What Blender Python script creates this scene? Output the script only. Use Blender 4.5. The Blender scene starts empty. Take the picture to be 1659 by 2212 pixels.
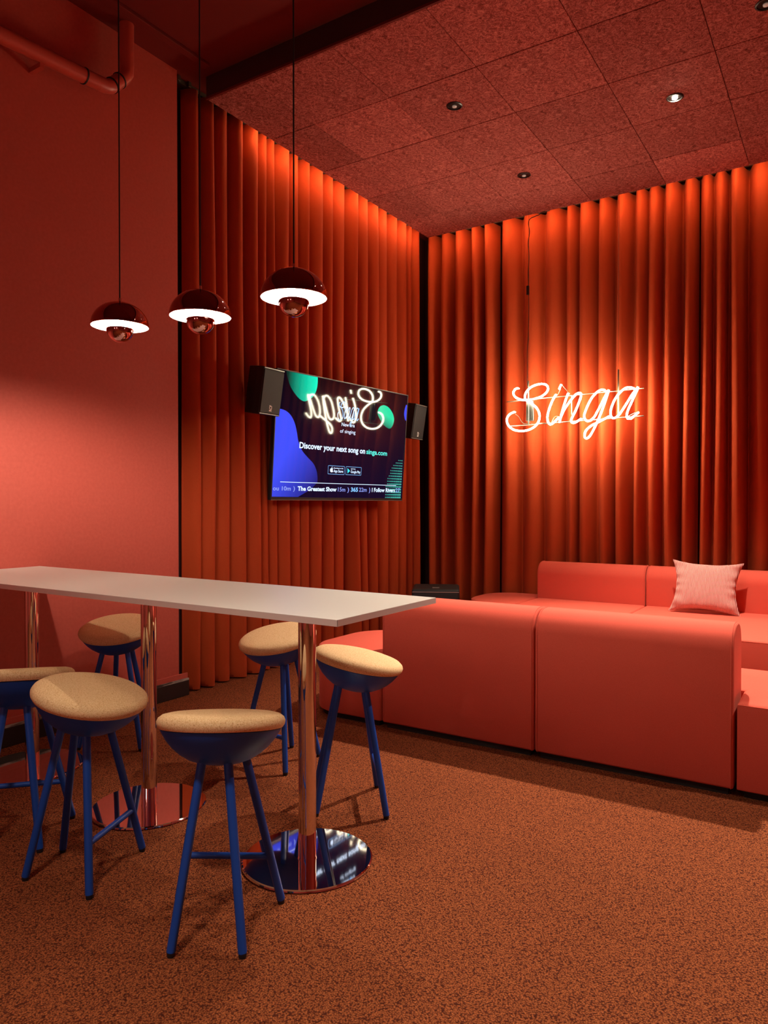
import bpy, bmesh, math, random
from mathutils import Vector, Matrix
random.seed(7)
PI = math.pi
C = bpy.context.scene.collection
S = bpy.context.scene

# ------------------------------------------------------------------ camera
FPX, CX, CY, H = 1571.4, 829.5, 1106.0, 1.228
YAW, PITCH = math.radians(32.72), math.radians(0.696)
cam_d = bpy.data.cameras.new('camera')
cam_d.sensor_fit = 'HORIZONTAL'; cam_d.sensor_width = 36.0
cam_d.lens = FPX / 1659.0 * 36.0
cam_d.clip_start = 0.05
cam = bpy.data.objects.new('camera', cam_d); C.objects.link(cam)
cam.location = (0, 0, H)
cam.rotation_euler = (PI/2 - PITCH, 0, YAW)
S.camera = cam

# ------------------------------------------------------------------ world, exposure
w = bpy.data.worlds.new('world'); S.world = w; w.use_nodes = True
w.node_tree.nodes['Background'].inputs[0].default_value = (0, 0, 0, 1)
w.node_tree.nodes['Background'].inputs[1].default_value = 0.0
S.view_settings.view_transform = 'Standard'; S.view_settings.look = 'None'
S.view_settings.exposure = 0.0; S.view_settings.gamma = 1.0
S.view_settings.use_curve_mapping = False
S.cycles.max_bounces = 7; S.cycles.glossy_bounces = 4
WARM = (1.0, 0.88, 0.72)
P_SPOT = 1000.0       # lit ceiling downlight over the sofas
P_SPOT_DIM = 6.0     # the other downlights
P_FILL = 400.0         # added downlights out of view, fill for the foreground
L_BULB = 2500.0        # pendant bulbs
L_FILL = 26.0        # added globe lamps behind the camera, frontal fill
L_COVE = 75.0         # led strip above the curtains
L_NEON = 95.0         # neon tube

# ------------------------------------------------------------------ pixel helpers
FWD = Vector((-math.sin(YAW)*math.cos(PITCH), math.cos(YAW)*math.cos(PITCH), -math.sin(PITCH)))
RGT = Vector((math.cos(YAW), math.sin(YAW), 0)); DWN = FWD.cross(RGT); CAM = Vector((0, 0, H))
def ray(px, py): return RGT*((px-CX)/FPX) + DWN*((py-CY)/FPX) + FWD
def at_z(px, py, z): d = ray(px, py); return CAM + d*((z-H)/d.z)
def at_x(px, py, x): d = ray(px, py); return CAM + d*(x/d.x)
def at_y(px, py, y): d = ray(px, py); return CAM + d*(y/d.y)

# ------------------------------------------------------------------ materials
def mat(name, col, rough=0.5, metal=0.0, spec=0.5, sheen=0.0, emis=None, estr=0.0, coat=0.0):
    m = bpy.data.materials.new(name); m.use_nodes = True
    b = m.node_tree.nodes['Principled BSDF']
    b.inputs['Base Color'].default_value = (*col, 1)
    b.inputs['Roughness'].default_value = rough
    b.inputs['Metallic'].default_value = metal
    b.inputs['Specular IOR Level'].default_value = spec
    b.inputs['Sheen Weight'].default_value = sheen
    b.inputs['Coat Weight'].default_value = coat
    if sheen: b.inputs['Sheen Roughness'].default_value = 0.4; b.inputs['Sheen Tint'].default_value = (*[min(1, c*2+.1) for c in col], 1)
    if emis: b.inputs['Emission Color'].default_value = (*emis, 1); b.inputs['Emission Strength'].default_value = estr
    return m
def N(m, t, **kw):
    n = m.node_tree.nodes.new(t)
    for k, v in kw.items(): setattr(n, k, v)
    return n
def LK(m, a, b): m.node_tree.links.new(a, b)
def bsdf(m): return m.node_tree.nodes['Principled BSDF']
def ramp(m, stops):
    r = N(m, 'ShaderNodeValToRGB'); e = r.color_ramp.elements
    e[0].position, e[0].color = stops[0][0], (*stops[0][1], 1)
    e[1].position, e[1].color = stops[-1][0], (*stops[-1][1], 1)
    for p, c in stops[1:-1]:
        x = e.new(p); x.color = (*c, 1)
    return r
def noise_col(m, scale, stops, detail=4, bump=0.0, bdist=0.002, stretch=None, voronoi=False):
    tc = N(m, 'ShaderNodeTexCoord'); src = tc.outputs['Object']
    if stretch:
        mp = N(m, 'ShaderNodeMapping'); mp.inputs['Scale'].default_value = stretch
        LK(m, src, mp.inputs['Vector']); src = mp.outputs['Vector']
    if voronoi:
        n = N(m, 'ShaderNodeTexVoronoi'); n.inputs['Scale'].default_value = scale; fac = n.outputs['Distance']
    else:
        n = N(m, 'ShaderNodeTexNoise'); n.inputs['Scale'].default_value = scale; n.inputs['Detail'].default_value = detail; fac = n.outputs['Fac']
    LK(m, src, n.inputs['Vector'])
    r = ramp(m, stops); LK(m, fac, r.inputs['Fac']); LK(m, r.outputs['Color'], bsdf(m).inputs['Base Color'])
    if bump:
        b = N(m, 'ShaderNodeBump'); b.inputs['Strength'].default_value = bump; b.inputs['Distance'].default_value = bdist
        LK(m, fac, b.inputs['Height']); LK(m, b.outputs['Normal'], bsdf(m).inputs['Normal'])
    return src, fac, r

M = {}
# carpet: looped pile, brown and rust flecks
m = M['carpet'] = mat('carpet', (0.2, 0.07, 0.03), 0.95, spec=0.15)
src, fac, r = noise_col(m, 215, [(0.05, (0.50, 0.145, 0.045)), (0.38, (0.34, 0.086, 0.026)), (0.8, (0.08, 0.014, 0.005))], bump=1.0, bdist=0.004, voronoi=True)
n2 = N(m, 'ShaderNodeTexNoise'); n2.inputs['Scale'].default_value = 120; n2.inputs['Detail'].default_value = 2; LK(m, src, n2.inputs['Vector'])
r2 = ramp(m, [(0.33, (0.55, 0.50, 0.50)), (0.62, (1, 1, 1))]); LK(m, n2.outputs['Fac'], r2.inputs['Fac'])
mx = N(m, 'ShaderNodeMix', data_type='RGBA', blend_type='MULTIPLY'); mx.inputs[0].default_value = 0.85
LK(m, r.outputs['Color'], mx.inputs[6]); LK(m, r2.outputs['Color'], mx.inputs[7]); LK(m, mx.outputs[2], bsdf(m).inputs['Base Color'])
# painted plaster walls
m = M['wall'] = mat('wall_paint', (0.5, 0.075, 0.05), 0.62, spec=0.35)
noise_col(m, 55, [(0.3, (0.50, 0.080, 0.056)), (0.7, (0.55, 0.094, 0.066))], bump=0.12, bdist=0.002)
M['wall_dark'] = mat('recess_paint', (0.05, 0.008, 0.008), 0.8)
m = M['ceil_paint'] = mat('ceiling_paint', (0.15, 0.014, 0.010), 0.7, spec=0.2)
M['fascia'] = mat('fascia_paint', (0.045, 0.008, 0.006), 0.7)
# wood wool boards
m = M['woodwool'] = mat('wood_wool', (0.4, 0.16, 0.13), 0.95, spec=0.1)
tc = N(m, 'ShaderNodeTexCoord')
nw = N(m, 'ShaderNodeTexNoise'); nw.inputs['Scale'].default_value = 26; nw.inputs['Detail'].default_value = 2; nw.inputs['Distortion'].default_value = 2.2
LK(m, tc.outputs['Object'], nw.inputs['Vector'])
wv = N(m, 'ShaderNodeTexVoronoi', feature='DISTANCE_TO_EDGE'); wv.inputs['Scale'].default_value = 82
mpx = N(m, 'ShaderNodeMix', data_type='VECTOR'); mpx.inputs[0].default_value = 0.06
LK(m, tc.outputs['Object'], mpx.inputs[4]); LK(m, nw.outputs['Color'], mpx.inputs[5]); LK(m, mpx.outputs[1], wv.inputs['Vector'])
ad = N(m, 'ShaderNodeMath', operation='MULTIPLY_ADD'); LK(m, wv.outputs['Distance'], ad.inputs[0]); ad.inputs[1].default_value = 1.1; LK(m, nw.outputs['Fac'], ad.inputs[2])
rr = ramp(m, [(0.32, (0.15, 0.028, 0.024)), (0.62, (0.42, 0.105, 0.09)), (0.9, (0.74, 0.26, 0.22))]); LK(m, ad.outputs[0], rr.inputs['Fac'])
oi = N(m, 'ShaderNodeObjectInfo'); mr = N(m, 'ShaderNodeMapRange'); mr.inputs[3].default_value = .72; mr.inputs[4].default_value = 1.08
LK(m, oi.outputs['Random'], mr.inputs[0]); mm = N(m, 'ShaderNodeMix', data_type='RGBA', blend_type='MULTIPLY'); mm.inputs[0].default_value = 1.0
LK(m, rr.outputs['Color'], mm.inputs[6]); LK(m, mr.outputs[0], mm.inputs[7]); LK(m, mm.outputs[2], bsdf(m).inputs['Base Color'])
bp = N(m, 'ShaderNodeBump'); bp.inputs['Strength'].default_value = 0.7; bp.inputs['Distance'].default_value = 0.004
LK(m, ad.outputs[0], bp.inputs['Height']); LK(m, bp.outputs['Normal'], bsdf(m).inputs['Normal'])
# velvet curtains
m = M['velvet'] = mat('velvet', (0.58, 0.08, 0.025), 0.85, spec=0.15, sheen=0.05)
noise_col(m, 420, [(0.3, (0.35, 0.040, 0.009)), (0.7, (0.43, 0.053, 0.012))], bump=0.15, bdist=0.001)
# sofa wool
m = M['sofa'] = mat('sofa_wool', (0.68, 0.13, 0.085), 0.9, spec=0.15, sheen=0.25)
noise_col(m, 700, [(0.3, (0.56, 0.074, 0.046)), (0.7, (0.68, 0.108, 0.070))], bump=0.25, bdist=0.001)
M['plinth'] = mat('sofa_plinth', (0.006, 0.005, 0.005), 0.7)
# cork
m = M['cork'] = mat('cork', (0.6, 0.35, 0.17), 0.8, spec=0.25)
src, fac, r = noise_col(m, 280, [(0.25, (0.52, 0.25, 0.10)), (0.45, (0.80, 0.51, 0.25)), (0.75, (0.92, 0.69, 0.41))], detail=3, bump=0.3, bdist=0.0012)
M['blue'] = mat('blue_lacquer', (0.006, 0.070, 0.40), 0.42, spec=0.45)
M['foot'] = mat('stool_foot', (0.008, 0.008, 0.012), 0.6)
M['laminate'] = mat('white_laminate', (0.84, 0.79, 0.72), 0.42, spec=0.4)
M['edge_band'] = mat('laminate_edge', (0.84, 0.76, 0.72), 0.45, spec=0.4)
M['chrome'] = mat('chrome', (0.86, 0.80, 0.78), 0.035, metal=1.0)
M['lamp_chrome'] = mat('lamp_chrome', (0.50, 0.24, 0.22), 0.05, metal=1.0)
M['lamp_white'] = mat('lamp_inner', (0.93, 0.90, 0.84), 0.5)
M['bulb'] = mat('bulb', (1, 1, 1), 0.5, emis=(1.0, 0.90, 0.74), estr=L_BULB)
M['cord'] = mat('cord', (0.012, 0.008, 0.008), 0.6)
M['ferrule'] = mat('ferrule', (0.75, 0.6, 0.55), 0.2, metal=1.0)
M['black'] = mat('black_plastic', (0.010, 0.010, 0.011), 0.45)
M['grille'] = mat('speaker_grille', (0.011, 0.012, 0.014), 0.65)
M['speaker_body'] = mat('speaker_body', (0.008, 0.008, 0.009), 0.6)
M['grey_line'] = mat('grey_trim', (0.25, 0.25, 0.24), 0.35, metal=0.5)
M['print_white'] = mat('print_white', (0.8, 0.8, 0.8), 0.5)
M['neon'] = mat('neon_glass', (1, 1, 1), 0.3, emis=(1.0, 0.87, 0.60), estr=L_NEON)
M['steel'] = mat('brushed_steel', (0.16, 0.16, 0.13), 0.45, metal=1.0)
M['led'] = mat('led_strip', (1, 1, 1), 0.5, emis=(1.0, 0.60, 0.30), estr=L_COVE)
M['board_dark'] = mat('dark_board', (0.018, 0.009, 0.009), 0.5)
m = M['board_top'] = mat('worn_board_edge', (0.4, 0.35, 0.32), 0.6)
noise_col(m, 22, [(0.42, (0.03, 0.018, 0.016)), (0.55, (0.42, 0.36, 0.33))], stretch=(1, .35, 1))
M['pipe'] = mat('pipe_paint', (0.50, 0.075, 0.048), 0.38)
m = M['cushion'] = mat('cushion_stripe', (0.8, 0.5, 0.45), 0.9, spec=0.1, sheen=0.2)
tc = N(m, 'ShaderNodeTexCoord'); wv = N(m, 'ShaderNodeTexWave', wave_type='BANDS', bands_direction='X'); wv.inputs['Scale'].default_value = 34; wv.inputs['Distortion'].default_value = 0.25
LK(m, tc.outputs['Object'], wv.inputs['Vector']); r = ramp(m, [(0.35, (0.36, 0.06, 0.055)), (0.6, (0.66, 0.40, 0.34))]); LK(m, wv.outputs['Fac'], r.inputs['Fac']); LK(m, r.outputs['Color'], bsdf(m).inputs['Base Color'])
bp = N(m, 'ShaderNodeBump'); bp.inputs['Strength'].default_value = 0.4; bp.inputs['Distance'].default_value = 0.002; LK(m, wv.outputs['Fac'], bp.inputs['Height']); LK(m, bp.outputs['Normal'], bsdf(m).inputs['Normal'])
M['downlight'] = mat('downlight_black', (0.006, 0.005, 0.005), 0.3)
M['lens_on'] = mat('downlight_lens_on', (1, 1, 1), 0.3, emis=(1.0, 0.86, 0.62), estr=700.0)
M['lens_dim'] = mat('downlight_lens_dim', (0.5, 0.5, 0.5), 0.2, emis=(1.0, 0.8, 0.6), estr=.12)

# ------------------------------------------------------------------ mesh helpers
class MB:
    def __init__(s): s.v = []; s.f = []
    def add(s, vs, fs):
        o = len(s.v); s.v += [tuple(v) for v in vs]; s.f += [tuple(i+o for i in f) for f in fs]; return s
    def box(s, a, b):
        (x0, y0, z0), (x1, y1, z1) = a, b
        return s.add([(x0,y0,z0),(x1,y0,z0),(x1,y1,z0),(x0,y1,z0),(x0,y0,z1),(x1,y0,z1),(x1,y1,z1),(x0,y1,z1)],
              [(0,3,2,1),(4,5,6,7),(0,1,5,4),(1,2,6,5),(2,3,7,6),(3,0,4,7)])
    def rings(s, rings, closed=True, cap0=True, cap1=True):
        n = len(rings[0]); vs = [p for r in rings for p in r]; fs = []
        for i in range(len(rings)-1):
            for j in range(n if closed else n-1):
                k = (j+1) % n
                fs.append((i*n+j, i*n+k, (i+1)*n+k, (i+1)*n+j))
        if cap0: fs.append(tuple(range(n-1, -1, -1)))
        if cap1: fs.append(tuple((len(rings)-1)*n+j for j in range(n)))
        return s.add(vs, fs)
    def tube(s, path, r, n=10, closed=False):
        P = [Vector(p) for p in path]; R = r if isinstance(r, (list, tuple)) else [r]*len(P)
        rings = []; up = None
        for i, p in enumerate(P):
            if closed: t = P[(i+1) % len(P)] - P[i-1]
            else: t = P[min(i+1, len(P)-1)] - P[max(i-1, 0)]
            t.normalize()
            if up is None:
                up = Vector((0, 0, 1)) if abs(t.z) < 0.9 else Vector((1, 0, 0))
            u = (up - t*up.dot(t)).normalized(); v = t.cross(u); up = u
            rings.append([p + (u*math.cos(2*PI*k/n) + v*math.sin(2*PI*k/n))*R[i] for k in range(n)])
        if closed: rings.append(rings[0])
        return s.rings(rings, cap0=not closed, cap1=not closed)
    def lathe(s, prof, n=32, origin=(0, 0, 0), mtx=None, open0=False):
        rings = [];
        for (r, z) in prof:
            ring = [Vector((max(r, 1e-5)*math.cos(2*PI*k/n), max(r, 1e-5)*math.sin(2*PI*k/n), z)) for k in range(n)]
            if mtx: ring = [mtx @ p for p in ring]
            rings.append([p + Vector(origin) for p in ring])
        return s.rings(rings, cap0=prof[0][0] > 1e-4 and not open0, cap1=prof[-1][0] > 1e-4)
    def build(s, name, m, parent=None, smooth=True, bevel=0.0, angle=40, recalc=True):
        me = bpy.data.meshes.new(name); me.from_pydata(s.v, [], s.f)
        if recalc or bevel:
            bm = bmesh.new(); bm.from_mesh(me)
            bmesh.ops.remove_doubles(bm, verts=bm.verts, dist=1e-6)
            bmesh.ops.recalc_face_normals(bm, faces=bm.faces)
            if bevel:
                eds = [e for e in bm.edges if len(e.link_faces) == 2 and e.calc_face_angle(0) > 0.6]
                bmesh.ops.bevel(bm, geom=eds, offset=bevel, segments=3, profile=0.5, affect='EDGES')
            bm.to_mesh(me); bm.free()
        return link(name, me, m, parent, smooth, angle)
def link(name, me, m, parent=None, smooth=True, angle=40):
    if m and not me.materials: me.materials.append(m)
    if smooth:
        for p in me.polygons: p.use_smooth = True
        try: me.set_sharp_from_angle(angle=math.radians(angle))
        except Exception: pass
    o = bpy.data.objects.new(name, me); C.objects.link(o)
    if parent: o.parent = parent
    return o
def thing(name, label, cat, loc=(0, 0, 0), rz=0.0, group=None):
    o = bpy.data.objects.new(name, None); C.objects.link(o); o.empty_display_size = 0.05
    o.location = loc; o.rotation_euler = (0, 0, rz); return tag(o, label, cat, group)
def tag(o, label, cat, group=None):
    o['label'] = label; o['category'] = cat
    if group: o['group'] = group
    return o
def struct(o): o['kind'] = 'structure'; return o
def rrect(a0, a1, b0, b1, rad, inset=0.0, n=8):
    """rounded rectangle in (a,b); rad = radii at (a0b0, a1b0, a1b1, a0b1)"""
    a0 += inset; a1 -= inset; b0 += inset; b1 -= inset; pts = []
    cs = [(a0, b0, 1, 1, PI), (a1, b0, -1, 1, 1.5*PI), (a1, b1, -1, -1, 0), (a0, b1, 1, -1, .5*PI)]
    for (a, b, sa, sb, st), r in zip(cs, rad):
        r = max(r-inset, 0.003)
        ca, cb = a+sa*r, b+sb*r
        for k in range(n+1):
            t = st + .5*PI*k/n; pts.append((ca+r*math.cos(t), cb+r*math.sin(t)))
    return pts
def soft_prism(fn, lo, hi, er0, er1, place, seg=5):
    """stack of profiles fn(inset) from lo to hi with rounded ends (radius er0, er1)"""
    secs = []
    if er0:
        for k in range(seg):
            t = .5*PI*k/seg; secs.append((lo+er0*(1-math.sin(PI/2-(PI/2-t))) if False else lo+er0*(1-math.cos(t)), er0*(1-math.sin(t))))
        secs.append((lo+er0, 0))
    else: secs.append((lo, 0))
    if er1:
        secs.append((hi-er1, 0))
        for k in range(1, seg+1):
            t = .5*PI*k/seg; secs.append((hi-er1*(1-math.sin(t)), er1*(1-math.cos(t))))
    else: secs.append((hi, 0))
    return MB().rings([[place(p, s) for p in fn(i)] for s, i in secs])
def place_x(p, s): return (s, p[0], p[1])      # profile in YZ, extruded in X
def place_z(p, s): return (p[0], p[1], s)      # profile in XY, extruded in Z
def smooth_path(pts, sub=6):
    P = [Vector(p) for p in pts]; out = []
    for i in range(len(P)-1):
        p0, p1, p2, p3 = P[max(i-1, 0)], P[i], P[i+1], P[min(i+2, len(P)-1)]
        for k in range(sub):
            t = k/sub
            out.append(0.5*((2*p1) + (p2-p0)*t + (2*p0-5*p1+4*p2-p3)*t*t + (3*p1-p0-3*p2+p3)*t**3))
    out.append(P[-1]); return out
def text_mesh(txt, bold=0.0):
    cu = bpy.data.curves.new('txt', 'FONT'); cu.body = txt; cu.offset = bold; cu.resolution_u = 3
    o = bpy.data.objects.new('txt', cu); C.objects.link(o)
    bpy.context.view_layer.update()
    me = bpy.data.meshes.new_from_object(o.evaluated_get(bpy.context.evaluated_depsgraph_get()))
    bpy.data.objects.remove(o); bpy.data.curves.remove(cu)
    me.materials.clear(); return me

# ------------------------------------------------------------------ the room
XL, XT, YN, ZU, ZD = -3.583, -3.74, 6.62, 3.947, 3.803
XR, YB = 2.7, -2.6
YC0, YC1, XC0 = 3.328, 6.20, -3.477            # edges of the dropped ceiling
struct(MB().box((XT-.15, YB-.1, -.12), (XR+.1, YN+.1, 0)).build('floor', M['carpet'], smooth=False))
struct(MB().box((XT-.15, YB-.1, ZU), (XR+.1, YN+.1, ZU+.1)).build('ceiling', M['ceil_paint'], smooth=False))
wl = struct(MB().box((XL-.15, YB, 0), (XL, 3.17, ZU)).build('wall_left', M['wall'], smooth=False))
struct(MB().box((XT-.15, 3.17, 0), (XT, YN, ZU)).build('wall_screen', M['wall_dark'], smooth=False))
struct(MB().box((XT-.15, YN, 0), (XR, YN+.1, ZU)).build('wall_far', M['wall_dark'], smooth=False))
struct(MB().box((XR, YB, 0), (XR+.1, YN+.1, ZU)).build('wall_right', M['wall'], smooth=False))
struct(MB().box((XL-.15, YB-.1, 0), (XR, YB, ZU)).build('wall_back', M['wall'], smooth=False))
# skirting of the left wall: painted ledge, dark board with a worn pale top edge
bb = struct(MB().box((XL, YB, 0.0), (XL+.022, 3.235, .098)).build('baseboard_left', M['board_dark'], smooth=False, bevel=.003))
MB().box((XL, YB, .098), (XL+.020, 3.235, .109)).build('top_edge', M['board_top'], bb, smooth=False)
struct(MB().box((XL, YB, .109), (XL+.010, 3.235, .143)).build('trim_1', M['wall'], smooth=False, bevel=.003))
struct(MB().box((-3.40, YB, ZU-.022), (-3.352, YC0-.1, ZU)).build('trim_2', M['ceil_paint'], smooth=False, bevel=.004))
# dropped ceiling of wood wool boards
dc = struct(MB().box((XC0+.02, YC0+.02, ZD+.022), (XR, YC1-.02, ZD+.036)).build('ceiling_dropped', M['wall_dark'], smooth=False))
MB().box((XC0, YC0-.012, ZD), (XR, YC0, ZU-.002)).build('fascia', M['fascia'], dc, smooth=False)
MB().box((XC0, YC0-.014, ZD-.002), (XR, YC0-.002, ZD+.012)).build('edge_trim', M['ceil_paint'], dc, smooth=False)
xs = [XC0, -3.09] + [-3.09+.605*k for k in range(1, 10)] + [XR]
ys = [YC0, 3.934, 4.530, 5.133, 5.725, YC1]
for i in range(len(xs)-1):
    for j in range(len(ys)-1):
        a, b, c, d = xs[i], xs[i+1], ys[j], ys[j+1]; ox, oy = (a+b)/2, (c+d)/2
        hx, hy = (b-a)/2-.0015, (d-c)/2-.0025
        t = MB().box((-hx, -hy, 0), (hx, hy, .024)).build('ceiling_tile', M['woodwool'], dc, smooth=False, bevel=.003)
        t.location = (ox, oy, ZD + random.uniform(-.0012, .0012)); t.rotation_euler = (0, 0, random.choice((0, PI)))
# steam pipe along the left wall
px0 = XL+.10; r = .040
pipe = tag(MB().tube([(px0, YB+.02, 3.30), (px0, 1.98, 3.497), (px0, 2.53, 3.528)], r, 20).build('heating_pipe', M['pipe']),
           'dark red painted heating pipe running along the top of the plain wall', 'pipe')
el = [(px0, 2.50, 3.527), (px0, 2.57, 3.532), (px0, 2.605, 3.546), (px0, 2.69, 3.632), (px0, 2.712, 3.668), (px0, 2.715, 3.72)]
MB().tube(el, r, 20).build('elbow', M['pipe'], pipe)
MB().tube([(px0, 2.715, 3.71), (px0, 2.715, ZU)], r, 20).build('riser', M['pipe'], pipe)
for p, d in (((px0, 2.44, 3.523), (0, 1, .05)), ((px0, 2.615, 3.556), (0, 1, 1)), ((px0, 2.665, 3.607), (0, 1, 1))):
    d = Vector(d).normalized(); p = Vector(p)
    MB().tube([p-d*.004, p+d*.004], r+.0035, 20).build('joint_ring', M['cord'], pipe)
for y in (0.6, 2.2): MB().box((XL, y-.012, 3.30+.197*(y+2.58)/4.56-.06), (px0, y+.012, 3.30+.197*(y+2.58)/4.56-.036)).build('pipe_bracket', M['pipe'], pipe, smooth=False)

# ------------------------------------------------------------------ curtains
def curtain(name, label, along, across, s0, s1, ztop, lam, amp, om, seed, drift=0.022, gather=None, dirn=1, ampf=None):
    """pleated velvet; along='y' hangs in front of the screen wall, 'x' in front of the far wall; across = mean plane"""
    rnd = random.Random(seed); per = []; s = s0
    while s < s1-1e-6:
        l = lam*rnd.uniform(.62, 1.45); per.append(l); s += l
    k = (s1-s0)/sum(per); per = [p*k for p in per]
    amps = [amp*rnd.uniform(.55, 1.12)*min(1.0, l/lam*1.1) for l in per]; ph = [rnd.uniform(0, 6.28) for _ in per]; sk = [rnd.uniform(-.3, .3) for _ in per]
    NP = 16; zs = [0.012, .05, .10, .13, .2, .35, .55, .8, 1.1, 1.4, 1.7, 2.0, 2.3, 2.6, 2.9, 3.2, 3.45, 3.65, 3.8, ztop]
    def pt(i, q, z):
        base = s0+sum(per[:i]); l = per[i]; th = 2*PI*q
        zz = z/ztop
        flare = 1.0 + (.22 if along == 'y' else .06)*(1-zz)**2 + .08*math.sin(2.1*z+ph[i])
        A = amps[i]*flare*(ampf(base) if ampf else 1)
        # blend amplitude with neighbours so pleats join smoothly
        an = amps[(i+1) % len(per)] if q > .5 else amps[i-1]
        bl = abs(q-.5)*2; A = A*(1-bl*.5)+an*bl*.5*flare*(ampf(base) if ampf else 1)
        d = A*(-math.cos(th) - .05*math.cos(2*th+sk[i]*.6))
        lat = -om*l*math.sin(th) * (0.8+.2*math.sin(1.3*z+ph[i]*2))
        swing = drift*math.sin(0.9*z+ph[i]*.5+base*3)*(1-zz*.75) * math.sin(PI*q)
        u = base + q*l + lat + swing
        if gather: u = gather(u, z)
        return (across+dirn*d, u, z) if along == 'y' else (u, across+dirn*d, z)
    vs = []; idx = [(i, q/NP) for i in range(len(per)) for q in range(NP)] + [(len(per)-1, 1.0)]
    for z in zs: vs += [pt(i, q, z) for i, q in idx]
    n = len(idx); fs = [(r_*n+c, r_*n+c+1, (r_+1)*n+c+1, (r_+1)*n+c) for r_ in range(len(zs)-1) for c in range(n-1)]
    me = bpy.data.meshes.new(name); me.from_pydata(vs, [], fs)
    o = link(name, me, M['velvet'], None, True, 180)
    md = o.modifiers.new('thickness', 'SOLIDIFY'); md.thickness = .003; md.offset = 0
    tag(o, label, 'curtain')
    # turned-up hem as its own part, a little proud of the cloth
    hv = []; hz = [0.010, .05, .098, .106]
    for z, off in zip(hz, (.003, .004, .004, .0022)):
        for i, q in idx:
            a = Vector(pt(i, q, z)); hv.append(a + (Vector((off*dirn, 0, 0)) if along == 'y' else Vector((0, off*dirn, 0))))
    hf = [(r_*n+c, r_*n+c+1, (r_+1)*n+c+1, (r_+1)*n+c) for r_ in range(len(hz)-1) for c in range(n-1)]
    hm = bpy.data.meshes.new('hem'); hm.from_pydata(hv, [], hf); link('hem', hm, M['velvet'], o, True, 180)
    return o
XCU = -3.636
def g_left(u, z):     # left panel drawn slightly towards its own middle low down, opening a slit under the screen
    t = max(0.0, (u-4.3)/.75); return u - .05*t*t*max(0, 1-z/1.5)
def g_right(u, z):
    t = max(0.0, (5.7-u)/.65); return u + .05*t*t*max(0, 1-z/1.5)
curtain('curtain', 'red velvet curtain beside the plain wall, behind the television and first speaker', 'y', XCU, 3.285, 5.050, ZU-.037, .148, .064, .125, 3, gather=g_left)
curtain('curtain', 'red velvet curtain between the television and the dark corner with the subwoofer', 'y', XCU, 5.062, 6.27, ZU-.037, .142, .062, .125, 5, gather=g_right)
YCU = 6.474
curtain('curtain', 'red velvet curtain in the corner behind the black subwoofer', 'x', YCU, -3.63, -2.875, ZU-.037, .150, .096, .075, 11, dirn=-1)
curtain('curtain', 'red velvet curtain glowing orange behind the neon sign', 'x', YCU, -2.85, -1.078, ZU-.037, .158, .094, .075, 23, dirn=-1)
curtain('curtain', 'red velvet curtain behind the sofa backrest with the striped cushion', 'x', YCU, -1.064, 0.80, ZU-.037, .165, .094, .075, 31, dirn=-1)
curtain('curtain', 'red velvet curtain past the sofas, beside the wall across the room', 'x', YCU, 0.815, XR-.03, ZU-.037, .165, .094, .075, 41, dirn=-1)
rail = tag(MB().box((XCU-.012, 3.20, ZU-.034), (XCU+.012, 6.25, ZU-.006)).build('curtain_rail', M['steel'], smooth=False),
           'metal curtain rail on the ceiling above the television curtains', 'curtain rail')
for y in (3.21, 3.30, 4.6, 6.0): MB().box((XCU-.02, y-.012, ZU-.036), (XCU+.03, y+.012, ZU)).build('bracket', M['steel'], rail, smooth=False, bevel=.003)
tag(MB().box((-3.50, YCU-.012, ZU-.034), (XR-.03, YCU+.012, ZU-.006)).build('curtain_rail', M['steel'], smooth=False),
    'metal curtain rail on the ceiling above the neon sign curtains', 'curtain rail')
# cove led strips on top of the dropped ceiling edge
s = MB().box((XC0-.012, 3.80, ZD+.030), (XC0-.001, 6.13, ZD+.041)).build('led_strip', M['led'], smooth=False)
tag(s, 'warm led strip on the ceiling edge washing the television curtains', 'light strip')
s = MB().box((-3.42, YC1+.001, ZD+.028), (XR-.05, YC1+.006, ZD+.044)).build('led_strip', M['led'], smooth=False)
tag(s, 'warm led strip on the ceiling edge washing the neon sign curtains', 'light strip')

# ------------------------------------------------------------------ ceiling downlights
def downlight(x, y, z, label, power, lens, size=1.1, blend=.5, aim=None, r=.052, soft=.012):
    t = thing('ceiling_downlight', label, 'downlight', (x, y, z), 0, 'recessed ceiling downlights')
    MB().lathe([(r*.80, .0), (r, .0), (r, -.004), (r*.84, -.006), (r*.80, .0)], 28).build('trim_ring', M['downlight'], t)
    MB().lathe([(r*.81, -.0012), (r*.5, -.0022), (.0001, -.0028)], 28, open0=True).build('baffle', M['downlight'], t)
    MB().lathe([(r*.30, -.003), (r*.28, -.0085), (r*.14, -.011), (.0001, -.012)], 20).build('lens', lens, t)
    ld = bpy.data.lights.new('downlight_lamp', 'SPOT'); ld.energy = power; ld.color = WARM; ld.spot_size = size; ld.spot_blend = blend; ld.shadow_soft_size = soft
    lo = bpy.data.objects.new('downlight_lamp', ld); C.objects.link(lo); lo.parent = t; lo.location = (0, 0, -.03)
    if aim: lo.rotation_euler = (Vector(aim)-Vector((x, y, z-.03))).to_track_quat('-Z', 'Y').to_euler()
    return t
downlight(-0.959, 4.907, ZD-.001, 'brightly lit downlight in the wood wool ceiling above the sofas', P_SPOT, M['lens_on'], 1.42, .75, aim=(-.72, 4.28, 0), soft=.04)
downlight(0.85, 3.60, ZD-.001, 'lit downlight in the wood wool ceiling over the backless sofa unit', 330.0, M['lens_on'], 1.45, .8, aim=(.35, 3.2, 0), soft=.04)
downlight(-2.180, 4.238, ZD-.001, 'black downlight in the wood wool ceiling in front of the television', 150.0, M['lens_dim'], .62, .7, aim=(-1.95, 2.1, .9))
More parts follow.
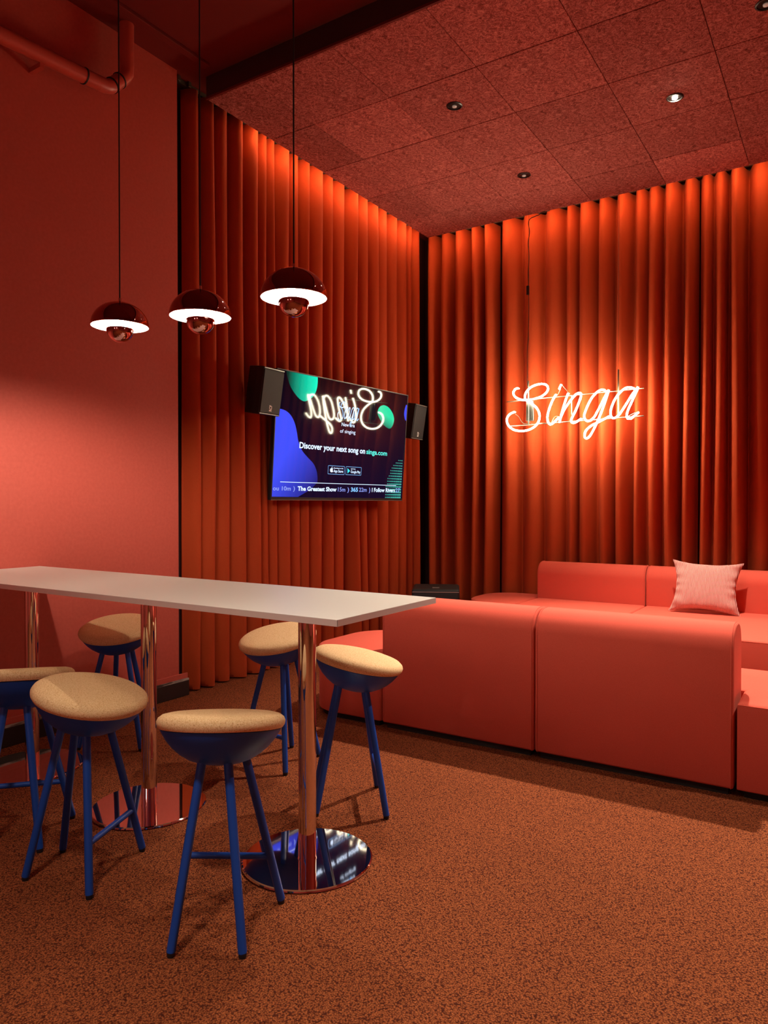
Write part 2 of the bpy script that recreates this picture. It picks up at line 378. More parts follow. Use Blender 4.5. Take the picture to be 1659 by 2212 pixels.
downlight(-2.178, 5.423, ZD-.001, 'black downlight in the wood wool ceiling nearest the neon sign cable', P_SPOT_DIM, M['lens_dim'])
downlight(-0.387, 4.247, ZD-.001, 'black downlight in the wood wool ceiling beside the lit one, away from the curtains', P_SPOT_DIM, M['lens_dim'])
for x, y, lab in ((-.95, .05, 'added fill downlight in the painted ceiling in front of the standing table'), (.5, -.9, 'added fill downlight in the painted ceiling over the open carpet, far from the sofas')):
    downlight(x, y, ZU-.001, lab, P_FILL, M['lens_dim'], 1.5, .9, soft=.16)  # unseen downlights added to brighten the stools and near carpet

# ------------------------------------------------------------------ globe lamps added behind the camera to light the stools from the front
M['globe'] = mat('fill_globe', (1, 1, 1), 0.4, emis=(1.0, 0.94, 0.86), estr=L_FILL)
for x, z, lab in ((-1.9, 1.75, 'added opal globe fill lamp on the back wall, nearer the plain wall'), (-.3, 1.75, 'added opal globe fill lamp on the back wall, further from the plain wall')):
    t = thing('fill_lamp', lab, 'fill lamp', (x, YB, z), 0, 'added fill globes on the back wall')
    MB().lathe([(.0001, 0), (.05, 0), (.055, .006), (.05, .018), (.0001, .02)], 28, mtx=Matrix.Rotation(-PI/2, 4, 'X')).build('wall_plate', M['ferrule'], t)
    MB().tube([(0, .015, 0), (0, .10, 0), (0, .125, -.02), (0, .13, -.05)], .008, 12).build('arm', M['ferrule'], t)
    MB().lathe([(.0001, -.10)] + [(.10*math.sin(PI*k/16), -.10*math.cos(PI*k/16)) for k in range(1, 16)] + [(.0001, .10)], 32, (0, .13, -.15)).build('globe', M['globe'], t)

# ------------------------------------------------------------------ bar table
TY0, TY1, TX1, TZ = 1.652, 2.230, -1.218, 0.8987
t = thing('bar_table', 'long white standing table on three chrome pedestals, its end against the wall', 'table', (0, 0, 0))
top = MB().box((XL+.004, TY0, TZ-.020), (TX1, TY1, TZ)).build('table_top', M['laminate'], t, smooth=False, bevel=.0008)
MB().box((XL+.004, TY0-.0008, TZ-.0195), (TX1+.0008, TY0, TZ-.001)).build('edge_band', M['edge_band'], top, smooth=False)
MB().box((TX1, TY0-.0008, TZ-.0195), (TX1+.0008, TY1, TZ-.001)).build('edge_band', M['edge_band'], top, smooth=False)
for x in (-1.570, -2.387, -3.204):
    MB().tube([(x, 1.955, .008), (x, 1.955, TZ-.021)], .0305, 40).build('column', M['chrome'], t)
    MB().lathe([(.222, .0), (.225, .003), (.2235, .0075), (.219, .010)], 96, (x, 1.955, 0)).build('base_plate', M['chrome'], t, angle=25)
    MB().tube([(x, 1.955, .010), (x, 1.955, .014)], .0325, 40).build('collar', M['chrome'], t)
    MB().box((x-.11, 1.955-.11, TZ-.026), (x+.11, 1.955+.11, TZ-.0205)).build('mounting_plate', M['black'], t, smooth=False)

# ------------------------------------------------------------------ cork stools
TILT = math.radians(12.0); SEATZ = 0.572
def stool_parts():
    D = {}
    R = Matrix.Translation((0, .037, SEATZ)) @ Matrix.Rotation(-TILT, 4, 'X')
    cork = [(.0001, .043), (.10, .043), (.150, .0415), (.170, .037), (.181, .029), (.1855, .019), (.184, .009), (.178, .0), (.15, -.001), (.0001, -.001)]
    D['cork_seat'] = (MB().lathe(cork, 56, mtx=R), M['cork'])
    bowl = [(.0001, -.105), (.03, -.104), (.06, -.0995), (.09, -.089), (.115, -.074), (.138, -.055), (.156, -.034), (.168, -.015), (.175, -.002), (.15, -.0015), (.0001, -.0015)]
    D['bowl'] = (MB().lathe(bowl, 56, mtx=R), M['blue'])
    feet = [(-.158, .135), (.158, .135), (-.0975, -.135), (.0975, -.135)]
    legs = []
    for fx, fy in feet:
        zt = .50; k = .375
        topp = Vector((fx*k, fy*k+.012, zt)); bot = Vector((fx, fy, .012)); d = (topp-bot).normalized()
        legs.append((MB().tube([bot, bot+d*.004, topp], [.0115, .0125, .0128], 18),
                     MB().tube([Vector((fx, fy, 0)), Vector((fx, fy, .004)), bot+d*.002], [.0095, .0108, .0115], 18), bot, topp))
    def on(i, z): b, tp = legs[i][2], legs[i][3]; return b + (tp-b)*((z-b.z)/(tp.z-b.z))
    D['stretcher'] = (MB().tube([on(0, .155), on(1, .155)], .0098, 16), M['blue'])
    return D, legs
def make_stool(label):
    t = thing('bar_stool', label, 'stool', group='cork stools around the standing table')
    D, legs = stool_parts()
    for k, (mb, m_) in D.items(): mb.build(k, m_, t, angle=50)
    for lg, ft, _, _ in legs:
        o = lg.build('leg', M['blue'], t); ft.build('foot', M['foot'], o)
    return t
def dup(root, label):
    r = root.copy(); C.objects.link(r); r['label'] = label
    for ch in root.children:
        c = ch.copy(); C.objects.link(c); c.parent = r
        for g in ch.children:
            d = g.copy(); C.objects.link(d); d.parent = c
    return r
stools = [  # x, y of the feet centre, heading of the stretcher side, label
    (-1.530, 1.499, 121.5, 'blue cork stool before the free end of the table, footrest turned away'),
    (-2.166, 1.490, 21.6, 'blue cork stool with its footrest turned sideways, before the middle pedestal of the table'),
    (-2.560, 1.510, 136.0, 'blue cork stool behind the sideways one, nearest the wall end pedestal'),
    (-1.719, 2.408, 39.9, 'blue cork stool between the table end pedestal and the sofa, tipped towards the sofa'),
    (-2.280, 2.665, 262.2, 'blue cork stool on the curtain side of the table, tipped towards the plain wall'),
    (-3.160, 2.410, 299.4, 'blue cork stool on the far side of the table, standing against the plain wall')]
first = None
for x, y, a, lab in stools:
    o = make_stool(lab) if first is None else dup(first, lab)
    first = first or o
    o.location = (x, y, 0); o.rotation_euler = (0, 0, math.radians(a-90))

# ------------------------------------------------------------------ pendant lamps
def make_pendant(label):
    t = thing('pendant_lamp', label, 'pendant lamp', group='chrome pendant lamps over the table')
    R = .115; up = []
    for k in range(0, 15):
        a = .5*PI*k/14; up.append((R*math.cos(a), R*.92*math.sin(a)*.95))
    outer = [(r_, z) for r_, z in up]
    sh = MB().lathe([(R-.0015, -.001)] + outer[:-1] + [(.008, outer[-1][1]), (.0001, outer[-1][1])], 56, open0=True).build('shade', M['lamp_chrome'], t)
    inner = [(R-.0018, -.0005)] + [((R-.0035)*math.cos(.5*PI*k/14), (R-.0035)*.90*math.sin(.5*PI*k/14)*.95) for k in range(0, 15)]
    MB().lathe(inner, 56, open0=True).build('reflector', M['lamp_white'], t)
    r2 = .054; low = [(r2*math.cos(.5*PI*k/10), -.010 - r2*1.02*math.sin(.5*PI*k/10)) for k in range(11)]
    MB().lathe([(r2-.002, -.010)] + low, 44, open0=True).build('lower_shade', M['lamp_chrome'], t)
    MB().lathe([(r2-.0022, -.0105), (.02, -.02), (.0001, -.02)], 44, open0=True).build('lower_reflector', M['lamp_white'], t)
    for k in range(3):
        a = 2*PI*k/3+.5
        MB().tube([(r2*.97*math.cos(a), r2*.97*math.sin(a), -.012), (r2*1.25*math.cos(a), r2*1.25*math.sin(a), .083)], .0013, 8).build('hanger_rod', M['ferrule'], t)
    MB().lathe([(.0001, .006), (.012, .009), (.021, .018), (.024, .028), (.021, .038), (.012, .047), (.010, .062), (.0001, .062)], 24).build('bulb', M['bulb'], t)
    MB().tube([(0, 0, .060), (0, 0, .098)], .011, 16).build('socket', M['lamp_white'], t)
    MB().tube([(0, 0, .099), (0, 0, .116)], .0062, 16).build('ferrule', M['ferrule'], t)
    MB().tube([(0, 0, .115), (0, 0, ZU-1.94)], .0028, 10).build('cord', M['cord'], t)
    return t
lamps = [(-2.539, 1.955, 'red chrome pendant lamp hanging nearest the plain wall'),
         (-2.069, 1.930, 'red chrome pendant lamp hanging between the other two'),
         (-1.614, 1.932, 'red chrome pendant lamp hanging nearest the free end of the table')]
first = None
for x, z, lab in lamps:
    o = make_pendant(lab) if first is None else dup(first, lab)
    first = first or o
    o.location = (x, 1.94, z)

# ------------------------------------------------------------------ sofas
SH, BH = .398, .712
def back_part(x0, x1, y0, y1, z0, parent, front):   # front = -1: flat face at y0; +1: seat side first
    prof = lambda i: rrect(y0, y1, z0, BH, (.012, .012, .105, .105), i, 8)
    o = soft_prism(prof, x0+.003, x1-.003, .010, .010, place_x).build('backrest', M['sofa'], parent, angle=60)
    for xx in (x0+.014, x1-.014):
        MB().tube([place_x(p, xx) for p in rrect(y0, y1, z0, BH, (.012, .012, .105, .105), -.0006, 8)], .0022, 6, closed=True).build('seam', M['sofa'], o)
    return o
def seat_part(x0, x1, y0, y1, parent, rad=(.02, .02, .02, .02), z0=.032):
    prof = lambda i: rrect(x0+.003, x1-.003, y0, y1, rad, i, 12)
    o = soft_prism(prof, z0, SH, .008, .016, place_z).build('seat', M['sofa'], parent, angle=60)
    MB().tube([(a, b, SH-.010) for a, b in rrect(x0+.003, x1-.003, y0, y1, rad, .0015, 12)], .0024, 6, closed=True).build('seam', M['sofa'], o)
    prof2 = lambda i: rrect(x0+.025, x1-.025, y0+.022, y1-.022, [max(.01, r_-.02) for r_ in rad], i, 12)
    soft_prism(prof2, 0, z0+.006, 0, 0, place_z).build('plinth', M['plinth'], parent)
    return o
def sofa(name, label, cat, x0, x1, y0, y1, back=None, rad=(.02, .02, .02, .02)):
    t = thing(name, label, cat, group='coral modular sofa units')
    if back == 'near':
        seat_part(x0, x1 if x1 < -1 else -.474, y0+.245, y1, t); back_part(x0, x1, y0, y0+.25, .030, t, -1)
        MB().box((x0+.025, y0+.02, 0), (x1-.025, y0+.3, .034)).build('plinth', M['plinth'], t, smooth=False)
    elif back == 'far':
        seat_part(x0, x1, y0, y1-.005, t); back_part(x0, x1, y1-.245, y1, SH-.012, t, 1)
    else: seat_part(x0, x1, y0, y1, t, rad)
    return t
NY0, NY1 = 3.331, 4.06
sofa('sofa_unit', 'rounded coral sofa end unit without back, beside the stools and curtain', 'sofa unit', -2.69, -2.158, NY0, NY1, rad=(.20, .02, .02, .27))
sofa('sofa_unit', 'coral sofa unit whose tall back stands behind the table end and stool', 'sofa unit', -2.156, -1.280, NY0, NY1, 'near')
sofa('sofa_unit', 'coral sofa unit with tall back facing the open carpet, beside the backless unit', 'sofa unit', -1.280, -0.404, NY0, NY1, 'near')
t = thing('sofa_unit', 'coral backless sofa unit next to the end of the tall sofa back', 'sofa unit', group='coral modular sofa units')
LP = [(-.394, NY0, 1, 1), (.48, NY0, -1, 1), (.48, NY1, -1, -1), (-.47, NY1, 1, -1), (-.47, NY0+.256, 1, 1), (-.394, NY0+.256, 1, 1)]
def lprof(i): return [(a+sa*i, b+sb*i) for a, b, sa, sb in LP]
bs_ = soft_prism(lprof, .032, SH, .008, .016, place_z).build('seat', M['sofa'], t, angle=60)
MB().tube([(a, b, SH-.010) for a, b in lprof(.0015)], .0024, 6, closed=True).build('seam', M['sofa'], bs_)
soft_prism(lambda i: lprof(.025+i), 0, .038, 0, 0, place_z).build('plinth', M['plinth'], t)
FY1 = 6.345
sofa('sofa_unit', 'rounded coral sofa end unit without back, under the neon sign curtain', 'sofa unit', -2.83, -2.325, 5.60, FY1, rad=(.30, .02, .02, .28))
sofa('sofa_unit', 'coral sofa unit with empty seat and backrest under the neon sign', 'sofa unit', -2.322, -1.402, 5.45, FY1, 'far')
sofa('sofa_unit', 'deep coral sofa unit on which the striped cushion leans', 'sofa unit', -1.400, -0.300, 4.89, FY1, 'far')
sofa('sofa_unit', 'deep coral sofa unit beside the one with the striped cushion', 'sofa unit', -0.298, .62, 4.89, FY1, 'far')

# striped cushion: pinched corners, puckered side seams
def cushion():
    n = 40; Wd, Hd, T = .505, .415, .080; top = []; bot = []
    rnd = random.Random(4)
    for j in range(n+1):
        for i in range(n+1):
            u, v = i/n*2-1, j/n*2-1
            pin = .20
            x = Wd/2*u*(1-pin*(1-v*v)**1.0*abs(u)**3*.9 - .0) ; z = Hd/2*v*(1-pin*(1-u*u)*abs(v)**3*.9)
            e = max(0, (1-u*u))**.5*max(0, (1-v*v))**.5
            th = T*e**.75
            edge = (abs(u)**6)*(1-abs(v)**8)
            pk = .014*math.sin(v*17+1.2*math.sin(v*5))*edge*(1-abs(u)**24) + .006*math.sin(u*9+2)*(abs(v)**6)*(1-abs(v)**20)
            pk += .006*math.sin(9*u+7*v)*math.exp(-((abs(u)-.8)**2+(abs(v)-.75)**2)*14)
            top.append((x, -th-pk, z)); bot.append((x, th*.55-pk*.5, z))
    fs = []; m_ = (n+1)*(n+1)
    for j in range(n):
        for i in range(n):
            a = j*(n+1)+i; fs.append((a, a+1, a+n+2, a+n+1)); fs.append((m_+a, m_+a+n+1, m_+a+n+2, m_+a+1))
    o = MB().add(top+bot, fs).build('cushion', M['cushion'], None, angle=180)
    return o
cu = cushion()
tag(cu, 'pink and cream striped cushion leaning on the coral backrest', 'cushion')
cu.location = (-.925, 5.950, SH+.192); cu.rotation_euler = (math.radians(-20), math.radians(1.5), math.radians(2))

# ------------------------------------------------------------------ television
YNEON = 6.12
TC = Vector((-3.428, 4.781, 1.721)); TW, TH_ = 1.6354, 1.6354*.578
yw, tl = math.radians(3.946), math.radians(4.147)
TU = Vector((math.sin(yw), math.cos(yw), 0)); TN = Vector((math.cos(yw)*math.cos(tl), -math.sin(yw)*math.cos(tl), -math.sin(tl)))
TV_ = TN.cross(TU); TV_ = -TV_ if TV_.z < 0 else TV_
tv = thing('television', 'large black flat television showing a karaoke screen on the curtain wall', 'television', TC)
tv.matrix_world = Matrix.Translation(TC) @ Matrix((TU, TV_, TN)).transposed().to_4x4()
hw, hh = TW/2, TH_/2
MB().box((-hw, -hh, -.036), (hw, hh, -.004)).build('casing', M['black'], tv, smooth=False, bevel=.004)
fr = MB()
for a, b in (((-hw, hh-.007, -.004), (hw, hh, .0015)), ((-hw, -hh, -.004), (hw, -hh+.022, .0015)), ((-hw, -hh+.022, -.004), (-hw+.007, hh-.007, .0015)), ((hw-.007, -hh+.022, -.004), (hw, hh-.007, .0015))): fr.box(a, b)
fr.build('bezel', M['black'], tv, smooth=False)
MB().box((-hw, hh-.0012, .0015), (hw, hh, .0022)).build('frame_line', M['grey_line'], tv, smooth=False)
MB().box((-hw, -hh, .0015), (hw, -hh+.004, .0024)).build('frame_line', M['grey_line'], tv, smooth=False)
MB().box((-.55, -.18, -.085), (.55, .18, -.036)).build('wall_mount', M['black'], tv, smooth=False)
def scr(name, emis, strength, grad=None):
    m = mat(name, (0.004, 0.004, 0.006), 0.04, spec=0.17, emis=emis, estr=strength)
    if grad:                                      # picture gradient along a direction of the screen image
        (ax, ay), p0, p1, c0, c1 = grad
        tc = N(m, 'ShaderNodeTexCoord'); sp = N(m, 'ShaderNodeVectorMath', operation='DOT_PRODUCT'); sp.inputs[1].default_value = (ax, ay, 0)
        LK(m, tc.outputs['Object'], sp.inputs[0]); mr = N(m, 'ShaderNodeMapRange'); mr.inputs[1].default_value = p0; mr.inputs[2].default_value = p1
        LK(m, sp.outputs['Value'], mr.inputs[0]); r = ramp(m, [(0, c0), (1, c1)]); LK(m, mr.outputs[0], r.inputs['Fac']); LK(m, r.outputs['Color'], bsdf(m).inputs['Emission Color'])
    return m
sx0, sx1, sy0, sy1 = -hw+.007, hw-.007, -hh+.022, hh-.007
m_bg = scr('screen_background', (.003, .002, .016), 1.0, ((0, 1), sy0, sy1, (.003, .002, .020), (.002, .001, .004)))
screen = MB().add([(sx0, sy0, 0), (sx1, sy0, 0), (sx1, sy1, 0), (sx0, sy1, 0)], [(0, 1, 2, 3)]).build('screen', m_bg, tv, smooth=False, recalc=False)
def tvuv(zx, zy):                                 # pixel of the 5.184x crop at (580,780) -> screen coordinates
    px, py = 580+zx/5.184, 780+zy/5.184
    d = ray(px, py); q = CAM + d*((TC-CAM).dot(TN)/d.dot(TN)) - TC
    return (min(max(q.dot(TU), sx0+.0005), sx1-.0005), min(max(q.dot(TV_), sy0+.0005), sy1-.0005))
def flat(name, pts, m, lift, parent=None):
    return MB().add([(x, y, lift) for x, y in pts], [tuple(range(len(pts)))]).build(name, m, parent or screen, smooth=False, recalc=False)
def curve2(zpts, sub=5): return [(p.x, p.y) for p in smooth_path([(*tvuv(*q), 0) for q in zpts], sub)]
c_white = scr('screen_white', (.62, .78, 1.0), 1.5); c_teal = scr('screen_teal', (.10, .85, .72), 1.2); c_lblue = scr('screen_light_blue', (.22, .50, .95), 1.3); c_lav = scr('screen_lavender', (.30, .38, .95), 1.0)
def ccw(p):
    a = sum(p[i][0]*p[(i+1) % len(p)][1]-p[(i+1) % len(p)][0]*p[i][1] for i in range(len(p)))
    return p if a > 0 else p[::-1]
# blue wave at the left edge
wave = curve2([(80, 538), (130, 534), (200, 560), (255, 615), (295, 700), (318, 800), (335, 900), (375, 1000), (440, 1080), (500, 1145), (535, 1220), (548, 1300), (546, 1360)])
x_l = sx0+.001; bl = tvuv(35, 1518); blue = [(x_l, wave[0][1])]+wave+[(tvuv(470, 1440)[0], tvuv(470, 1440)[1]), (tvuv(330, 1518)[0], bl[1]), (x_l, bl[1])]
lo_, hi_ = sx0, tvuv(548, 1300)[0]
m_blue = scr('screen_blue', (.05, .08, .9), 1.0, ((.78, -.62), .10-.55, .42-.45, (.055, .085, 1.0), (.012, .012, .16)))
flat('blue_wave', ccw(blue), m_blue, .0004)
# green discs
gt = curve2([(200, 100), (215, 190), (250, 290), (300, 370), (350, 425), (400, 450), (450, 435), (500, 395), (535, 330), (550, 250), (552, 165)])
gx0, gx1 = tvuv(215, 300)[0], tvuv(540, 300)[0]
m_g1 = scr('screen_green', (.0, .8, .5), 1.0, ((1, 0), gx0, gx1, (.0, .03, .02), (.0, .95, .60)))
flat('green_disc', ccw(gt), m_g1, .0004)
ge = curve2([(1290, 492), (1340, 515), (1385, 575), (1405, 640), (1398, 700), (1375, 745), (1345, 755), (1300, 725), (1255, 665), (1225, 600), (1225, 550), (1250, 508), (1290, 492)])[:-1]
gy0, gy1 = tvuv(1320, 740)[1], tvuv(1320, 600)[1]
m_g2 = scr('screen_green_2', (.0, .8, .5), 1.0, ((.3, 1), gy0+.3*tvuv(1300, 700)[0], gy1+.3*tvuv(1300, 700)[0], (.0, .18, .12), (.0, .80, .42)))
flat('green_disc', ccw(ge), m_g2, .0004)
bs = curve2([(1540, 490), (1525, 540), (1518, 590), (1524, 640), (1533, 665)]); flat('blue_sliver', ccw(bs+[(sx1-.001, bs[-1][1]), (sx1-.001, bs[0][1])]), scr('screen_blue_2', (.05, .08, .9), 1.0), .0004)
# teal dot lattice, lower right
dm = MB(); x1, y1 = tvuv(1478, 1535); xa, ya = tvuv(1300, 1530); yt = tvuv(1490, 1120)[1]; dx = .0235
cxg, cyg, rg = x1+.02, y1, (x1-xa)+.02
for i in range(14):
    for j in range(20):
        qx, qy = x1-.008-i*dx*.78, y1+.006+j*dx
        u = (x1-qx)/(x1-xa); v = (qy-y1)/(yt-y1)
        if u*u+v*v*.92 > 1.02: continue
        s_ = .0072*(1.05-.45*(u*u+v*v))
        dm.add([(qx-s_*.75, qy-s_, .0005), (qx+s_*.75, qy-s_, .0005), (qx+s_*.75, qy+s_, .0005), (qx-s_*.75, qy+s_, .0005)], [(0, 1, 2, 3)])
dots = dm.build('dot_lattice', scr('screen_dots', (.08, .62, .50), 1.0), screen, smooth=False, recalc=False)
# lettering
def put_text(name, txt, zx0, zx1, zybase0, zybase1, zcap, m, bold=.012, lift=.0007):
    """fit text between two baseline pixels; zcap = cap height in crop pixels at the left end"""
    a = tvuv(zx0, zybase0); b = tvuv(zx1, zybase1); c = tvuv(zx0, zybase0-zcap)
    me = text_mesh(txt, bold); xs_ = [v.co.x for v in me.vertices]
    w0 = max(xs_)-min(xs_); h0 = .73; capm = abs(c[1]-a[1])
    ux, uy = (b[0]-a[0])/w0, (b[1]-a[1])/w0; x_ = min(xs_)
    for v in me.vertices:
        X, Y = v.co.x-x_, v.co.y
        v.co = (a[0]+X*ux, a[1]+X*uy+Y/h0*capm, lift)
    return link(name, me, m, screen, False)
put_text('lettering', 'New era', 818, 963, 727, 742, 43, c_white, .008)
put_text('lettering', 'of singing', 800, 972, 800, 818, 42, c_white, .0)
put_text('lettering', 'Discover your next song on', 345, 1080, 972, 1037, 70, c_white, .026)
put_text('lettering', 'singa.com', 1094, 1326, 1038, 1060, 56, c_teal, .022)
put_text('lettering', 'ou 10m', 48, 248, 1446, 1449, 48, c_lav, .02)
put_text('lettering', ')', 275, 294, 1447, 1447, 46, c_lav, .03)
put_text('lettering', 'The Greatest Show', 325, 760, 1450, 1459, 50, c_white, .03)
put_text('lettering', '15m', 776, 858, 1459, 1461, 48, c_lav, .012)
put_text('lettering', ')', 882, 900, 1460, 1460, 46, c_lav, .03)
put_text('lettering', '365', 921, 1000, 1461, 1462, 47, c_lblue, .03)
put_text('lettering', '22m', 1012, 1098, 1462, 1463, 47, c_lav, .012)
put_text('lettering', ')', 1122, 1138, 1463, 1463, 46, c_lav, .03)
put_text('lettering', 'I Follow Rivers', 1156, 1414, 1464, 1468, 46, c_white, .025)
put_text('lettering', '27', 1420, 1470, 1468, 1469, 46, c_lav, .015)
a, b = tvuv(130, 1352), tvuv(1428, 1394)
flat('ticker_line', [(a[0], a[1]-.002), (b[0], b[1]-.002), (b[0], b[1]+.002), (a[0], a[1]+.002)], c_white, .0007)
def badge(name, zx0, zx1, zy0a, zy1a, zy0b):
    a = tvuv(zx0, zy0a); b = tvuv(zx0, zy1a); c = tvuv(zx1, zy0b)
    x0_, x1_, y1_, y0_ = a[0], c[0], (a[1]+c[1])/2, b[1]
    o_ = rrect(x0_, x1_, y0_, y1_, (.007,)*4, 0, 5); i_ = rrect(x0_, x1_, y0_, y1_, (.007,)*4, .0028, 5); n = len(o_)
    MB().add([(x, y, .0007) for x, y in o_+i_], [(k, (k+1) % n, n+(k+1) % n, n+k) for k in range(n)]).build(name, c_lblue, screen, smooth=False, recalc=False)
badge('badge_frame', 668, 853, 1166, 1265, 1180); badge('badge_frame', 867, 1041, 1180, 1273, 1190)
put_text('lettering', 'Download on the', 730, 835, 1204, 1210, 14, c_white, .02)
put_text('lettering', 'App Store', 728, 834, 1244, 1250, 32, c_white, .015)
put_text('lettering', 'GET IT ON', 922, 972, 1214, 1217, 13, c_white, .02)
put_text('lettering', 'Google Play', 920, 1027, 1252, 1258, 30, c_white, .015)
ap = curve2([(708, 1200), (714, 1198), (722, 1206), (716, 1218), (722, 1232), (714, 1246), (708, 1243), (700, 1246), (690, 1232), (690, 1212), (698, 1199), (708, 1200)], 3)[:-1]
flat('fruit_mark', ccw(ap), c_white, .0008)
flat('leaf_mark', ccw([tvuv(706, 1196), tvuv(708, 1188), tvuv(716, 1182), tvuv(714, 1191)]), c_white, .0008)
flat('play_mark', ccw([tvuv(884, 1198), tvuv(912, 1230), tvuv(884, 1258)]), scr('screen_cyan', (.05, .75, .85), 1.2), .0008)

# ------------------------------------------------------------------ neon sign
def nz(zx, zy, off=0.0): return at_y(1050+zx/4.3658, 760+zy/4.3658, YNEON) + Vector((0, off, 0))
LET = {
 'S': [(302, 343), (276, 352), (258, 382), (268, 418), (308, 445), (370, 455), (445, 446), (515, 424), (565, 388), (584, 350), (570, 314), (530, 303), (478, 310), (420, 336), (378, 382), (366, 428), (384, 460), (432, 490), (478, 532), (502, 585), (500, 642), (470, 694), (412, 732), (340, 747), (270, 738), (222, 708), (198, 665), (200, 622), (226, 586), (268, 567)],
 'i': [(658, 404), (622, 468), (592, 550), (578, 618), (588, 668), (612, 684), (650, 655), (686, 618)],
 'dot': [(707, 310), (698, 330), (689, 350)],
 'n': [(774, 392), (742, 480), (710, 590), (693, 666), (700, 630), (732, 555), (788, 470), (840, 408), (876, 387), (896, 400), (886, 450), (846, 550), (806, 632), (806, 662), (836, 668), (896, 632)],
 'g': [(1140, 382), (1108, 360), (1064, 368), (1004, 424), (956, 512), (926, 596), (936, 640), (972, 652), (1018, 616), (1068, 528), (1120, 424), (1156, 362), (1122, 470), (1076, 596), (1024, 712), (982, 788), (950, 816), (929, 798), (940, 746), (990, 698), (1076, 654), (1162, 608)],
 'a': [(1404, 352), (1356, 335), (1296, 354), (1226, 430), (1180, 532), (1176, 602), (1206, 626), (1256, 590), (1318, 498), (1384, 394), (1434, 334), (1392, 430), (1344, 536), (1326, 598), (1340, 630), (1384, 612), (1436, 572)]}
neon = thing('neon_sign', 'white neon handwriting sign hanging on wires before the curtain', 'neon sign', (0, 0, 0))
for k, pts in LET.items():
    path = smooth_path([nz(*p) for p in pts], 7)
    tb = MB().tube(path, .0078, 12).build('neon_letter' if k != 'dot' else 'neon_dot', M['neon'], neon)
    for e in (path[0], path[-1]):
        MB().tube([e, e+Vector((0, .022, 0))], .0075, 10).build('tube_end', M['print_white'], tb)
def rod(a, b, r, name='frame_rod', m='steel', off=.03): MB().tube([nz(*a, off), nz(*b, off)], r, 10).build(name, M[m], neon)
rod((185, 469), (1480, 338), .0045); rod((195, 700), (1480, 600), .0045)
rod((388, 268), (388, 690), .007); rod((1238, 162), (1238, 600), .007); rod((797, 408), (797, 590), .005)
rod((668, 398), (690, 345), .003); rod((712, 316), (775, 388), .003)
a = nz(362, 462, .05); b = nz(430, 645, .05)
bx_ = MB().box((a.x, a.y-.012, b.z), (b.x, a.y+.022, a.z)).build('transformer', M['steel'], neon, smooth=False, bevel=.004)
for zx in (385, 408): MB().tube([nz(zx, 462, .034), nz(zx, 645, .034)], .004, 8).build('rib', M['black'], bx_)
for pts in ([(268, 585), (300, 610), (330, 660), (360, 675), (388, 665), (390, 648)], [(402, 646), (410, 668), (440, 678), (500, 672), (560, 672)], [(612, 660), (640, 612), (670, 606), (690, 625)], [(1330, 610), (1380, 580), (1420, 570), (1400, 610), (1360, 640)]):
    MB().tube(smooth_path([nz(*p, .02) for p in pts], 5), .0022, 8).build('wire', M['steel'], neon)
for zx, zy in ((388, 268), (1238, 162)):
    p = nz(zx, zy, .03); MB().tube([p-Vector((0, 0, .005)), (p.x, p.y, ZD)], .0014, 8).build('suspension_wire', M['steel'], neon)
def nq(x, y): return at_y(1100+x/5.266, 440+y/5.266, YNEON+.034)
cab = [nq(*p) for p in ((375, 95), (340, 125), (280, 150), (235, 175), (217, 225), (232, 320), (215, 440), (225, 600), (216, 800), (222, 1150), (216, 1500), (206, 1680), (206, 1950), (204, 2030))]
cab.insert(0, Vector((cab[0].x+.03, cab[0].y+.10, ZD+.02))); cab.append(nz(395, 455, .05))
MB().tube(smooth_path(cab, 5), .0032, 8).build('power_cable', M['cord'], neon)
p = nq(212, 985); MB().box((p.x-.011, p.y-.01, p.z-.04), (p.x+.011, p.y+.01, p.z+.04)).build('cable_switch', M['black'], neon, smooth=False, bevel=.003)

# small logo on the screen written with the same hand
lg0, lg1 = tvuv(775, 570), tvuv(1020, 440)
sxl = (lg1[0]-lg0[0])/1250.0; logo = MB()
for k, pts in LET.items():
    pp = smooth_path([(lg0[0]+(x-190)*sxl, lg0[1]+(640-y)*sxl*1.62-.02-(x-190)*sxl*.12, .0012) for x, y in pts], 4); logo.tube(pp, .0042, 6)
for v in range(len(logo.v)): x, y, z = logo.v[v]; logo.v[v] = (x, y, .0009+(z-.0012)*.05)
logo.build('logo', c_lblue, screen, smooth=False)

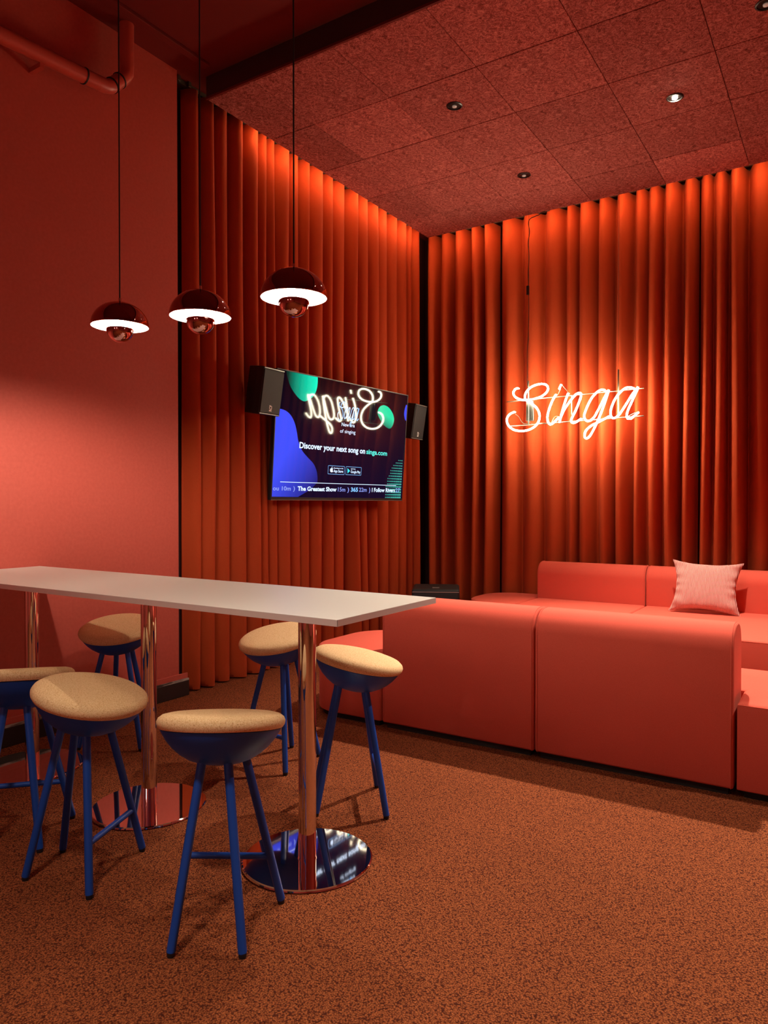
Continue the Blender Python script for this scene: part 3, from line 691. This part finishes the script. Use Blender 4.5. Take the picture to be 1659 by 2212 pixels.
# ------------------------------------------------------------------ loudspeakers
def wall_speaker(label, front_l, front_r_y, z0, z1, tilt, yawd):
    """cabinet with trapezoid plan; local +x is the front"""
    t = thing('wall_speaker', label, 'loudspeaker', (front_l[0], (front_l[1]+front_r_y)/2, z0), math.radians(yawd), 'speakers beside the television')
    t.rotation_euler = (0, math.radians(tilt), math.radians(yawd))
    wd = (front_r_y-front_l[1])/2; hgt = z1-z0
    vs = []
    for z in (0, hgt): vs += [(0, -wd, z), (0, wd, z), (-.06, wd, z), (-.155, wd*.72, z), (-.155, -wd*.72, z), (-.06, -wd, z)]
    fs = [(5, 4, 3, 2, 1, 0), (6, 7, 8, 9, 10, 11)] + [(k, (k+1) % 6, 6+(k+1) % 6, 6+k) for k in range(6)]
    MB().add(vs, fs).build('cabinet', M['speaker_body'], t, smooth=False, bevel=.006)
    MB().box((-.002, -wd+.006, .012), (.006, wd-.006, hgt-.014)).build('grille', M['grille'], t, smooth=False, bevel=.004)
    for z in (.003, hgt-.010): MB().box((.0, -wd+.004, z), (.0055, wd-.004, z+.006)).build('trim_strip', M['grey_line'], t, smooth=False, bevel=.001)
    me = text_mesh('RCF', .03)
    for v in me.vertices: X, Y = v.co.x, v.co.y; v.co = (.0072, .012-Y*.038, .026+X*.024)
    link('logo', me, M['print_white'], t, False)
    MB().box((-.20, -.03, hgt*.35), (-.15, .03, hgt*.65)).build('wall_bracket', M['black'], t, smooth=False)
    return t
wall_speaker('black loudspeaker mounted beside the television, on the plain wall side', (-3.372, 3.676), 3.896, 1.832, 2.152, 9.0, 2)
wall_speaker('black loudspeaker mounted beside the television, on the dark corner side', (-3.375, 5.700), 5.920, 1.815, 2.135, 9.0, 2)
# subwoofer standing in the corner
t = thing('subwoofer', 'black subwoofer box standing on the floor in the curtain corner', 'subwoofer', (-2.99, 5.47, 0), math.radians(27.4))
MB().box((-.205, .0, .03), (.205, .43, .49)).build('cabinet', M['speaker_body'], t, smooth=False, bevel=.02)
MB().box((-.19, -.010, .05), (.19, .004, .455)).build('grille', M['grille'], t, smooth=False, bevel=.004)
MB().box((-.20, -.006, .462), (.20, .004, .470)).build('trim_strip', M['grey_line'], t, smooth=False)
MB().box((-.03, .10, .489), (.03, .15, .493)).build('pole_socket', M['grey_line'], t, smooth=False)
for x, y in ((-.17, .04), (.17, .04), (-.17, .39), (.17, .39)): MB().tube([(x, y, 0), (x, y, .032)], .02, 14).build('foot', M['foot'], t)
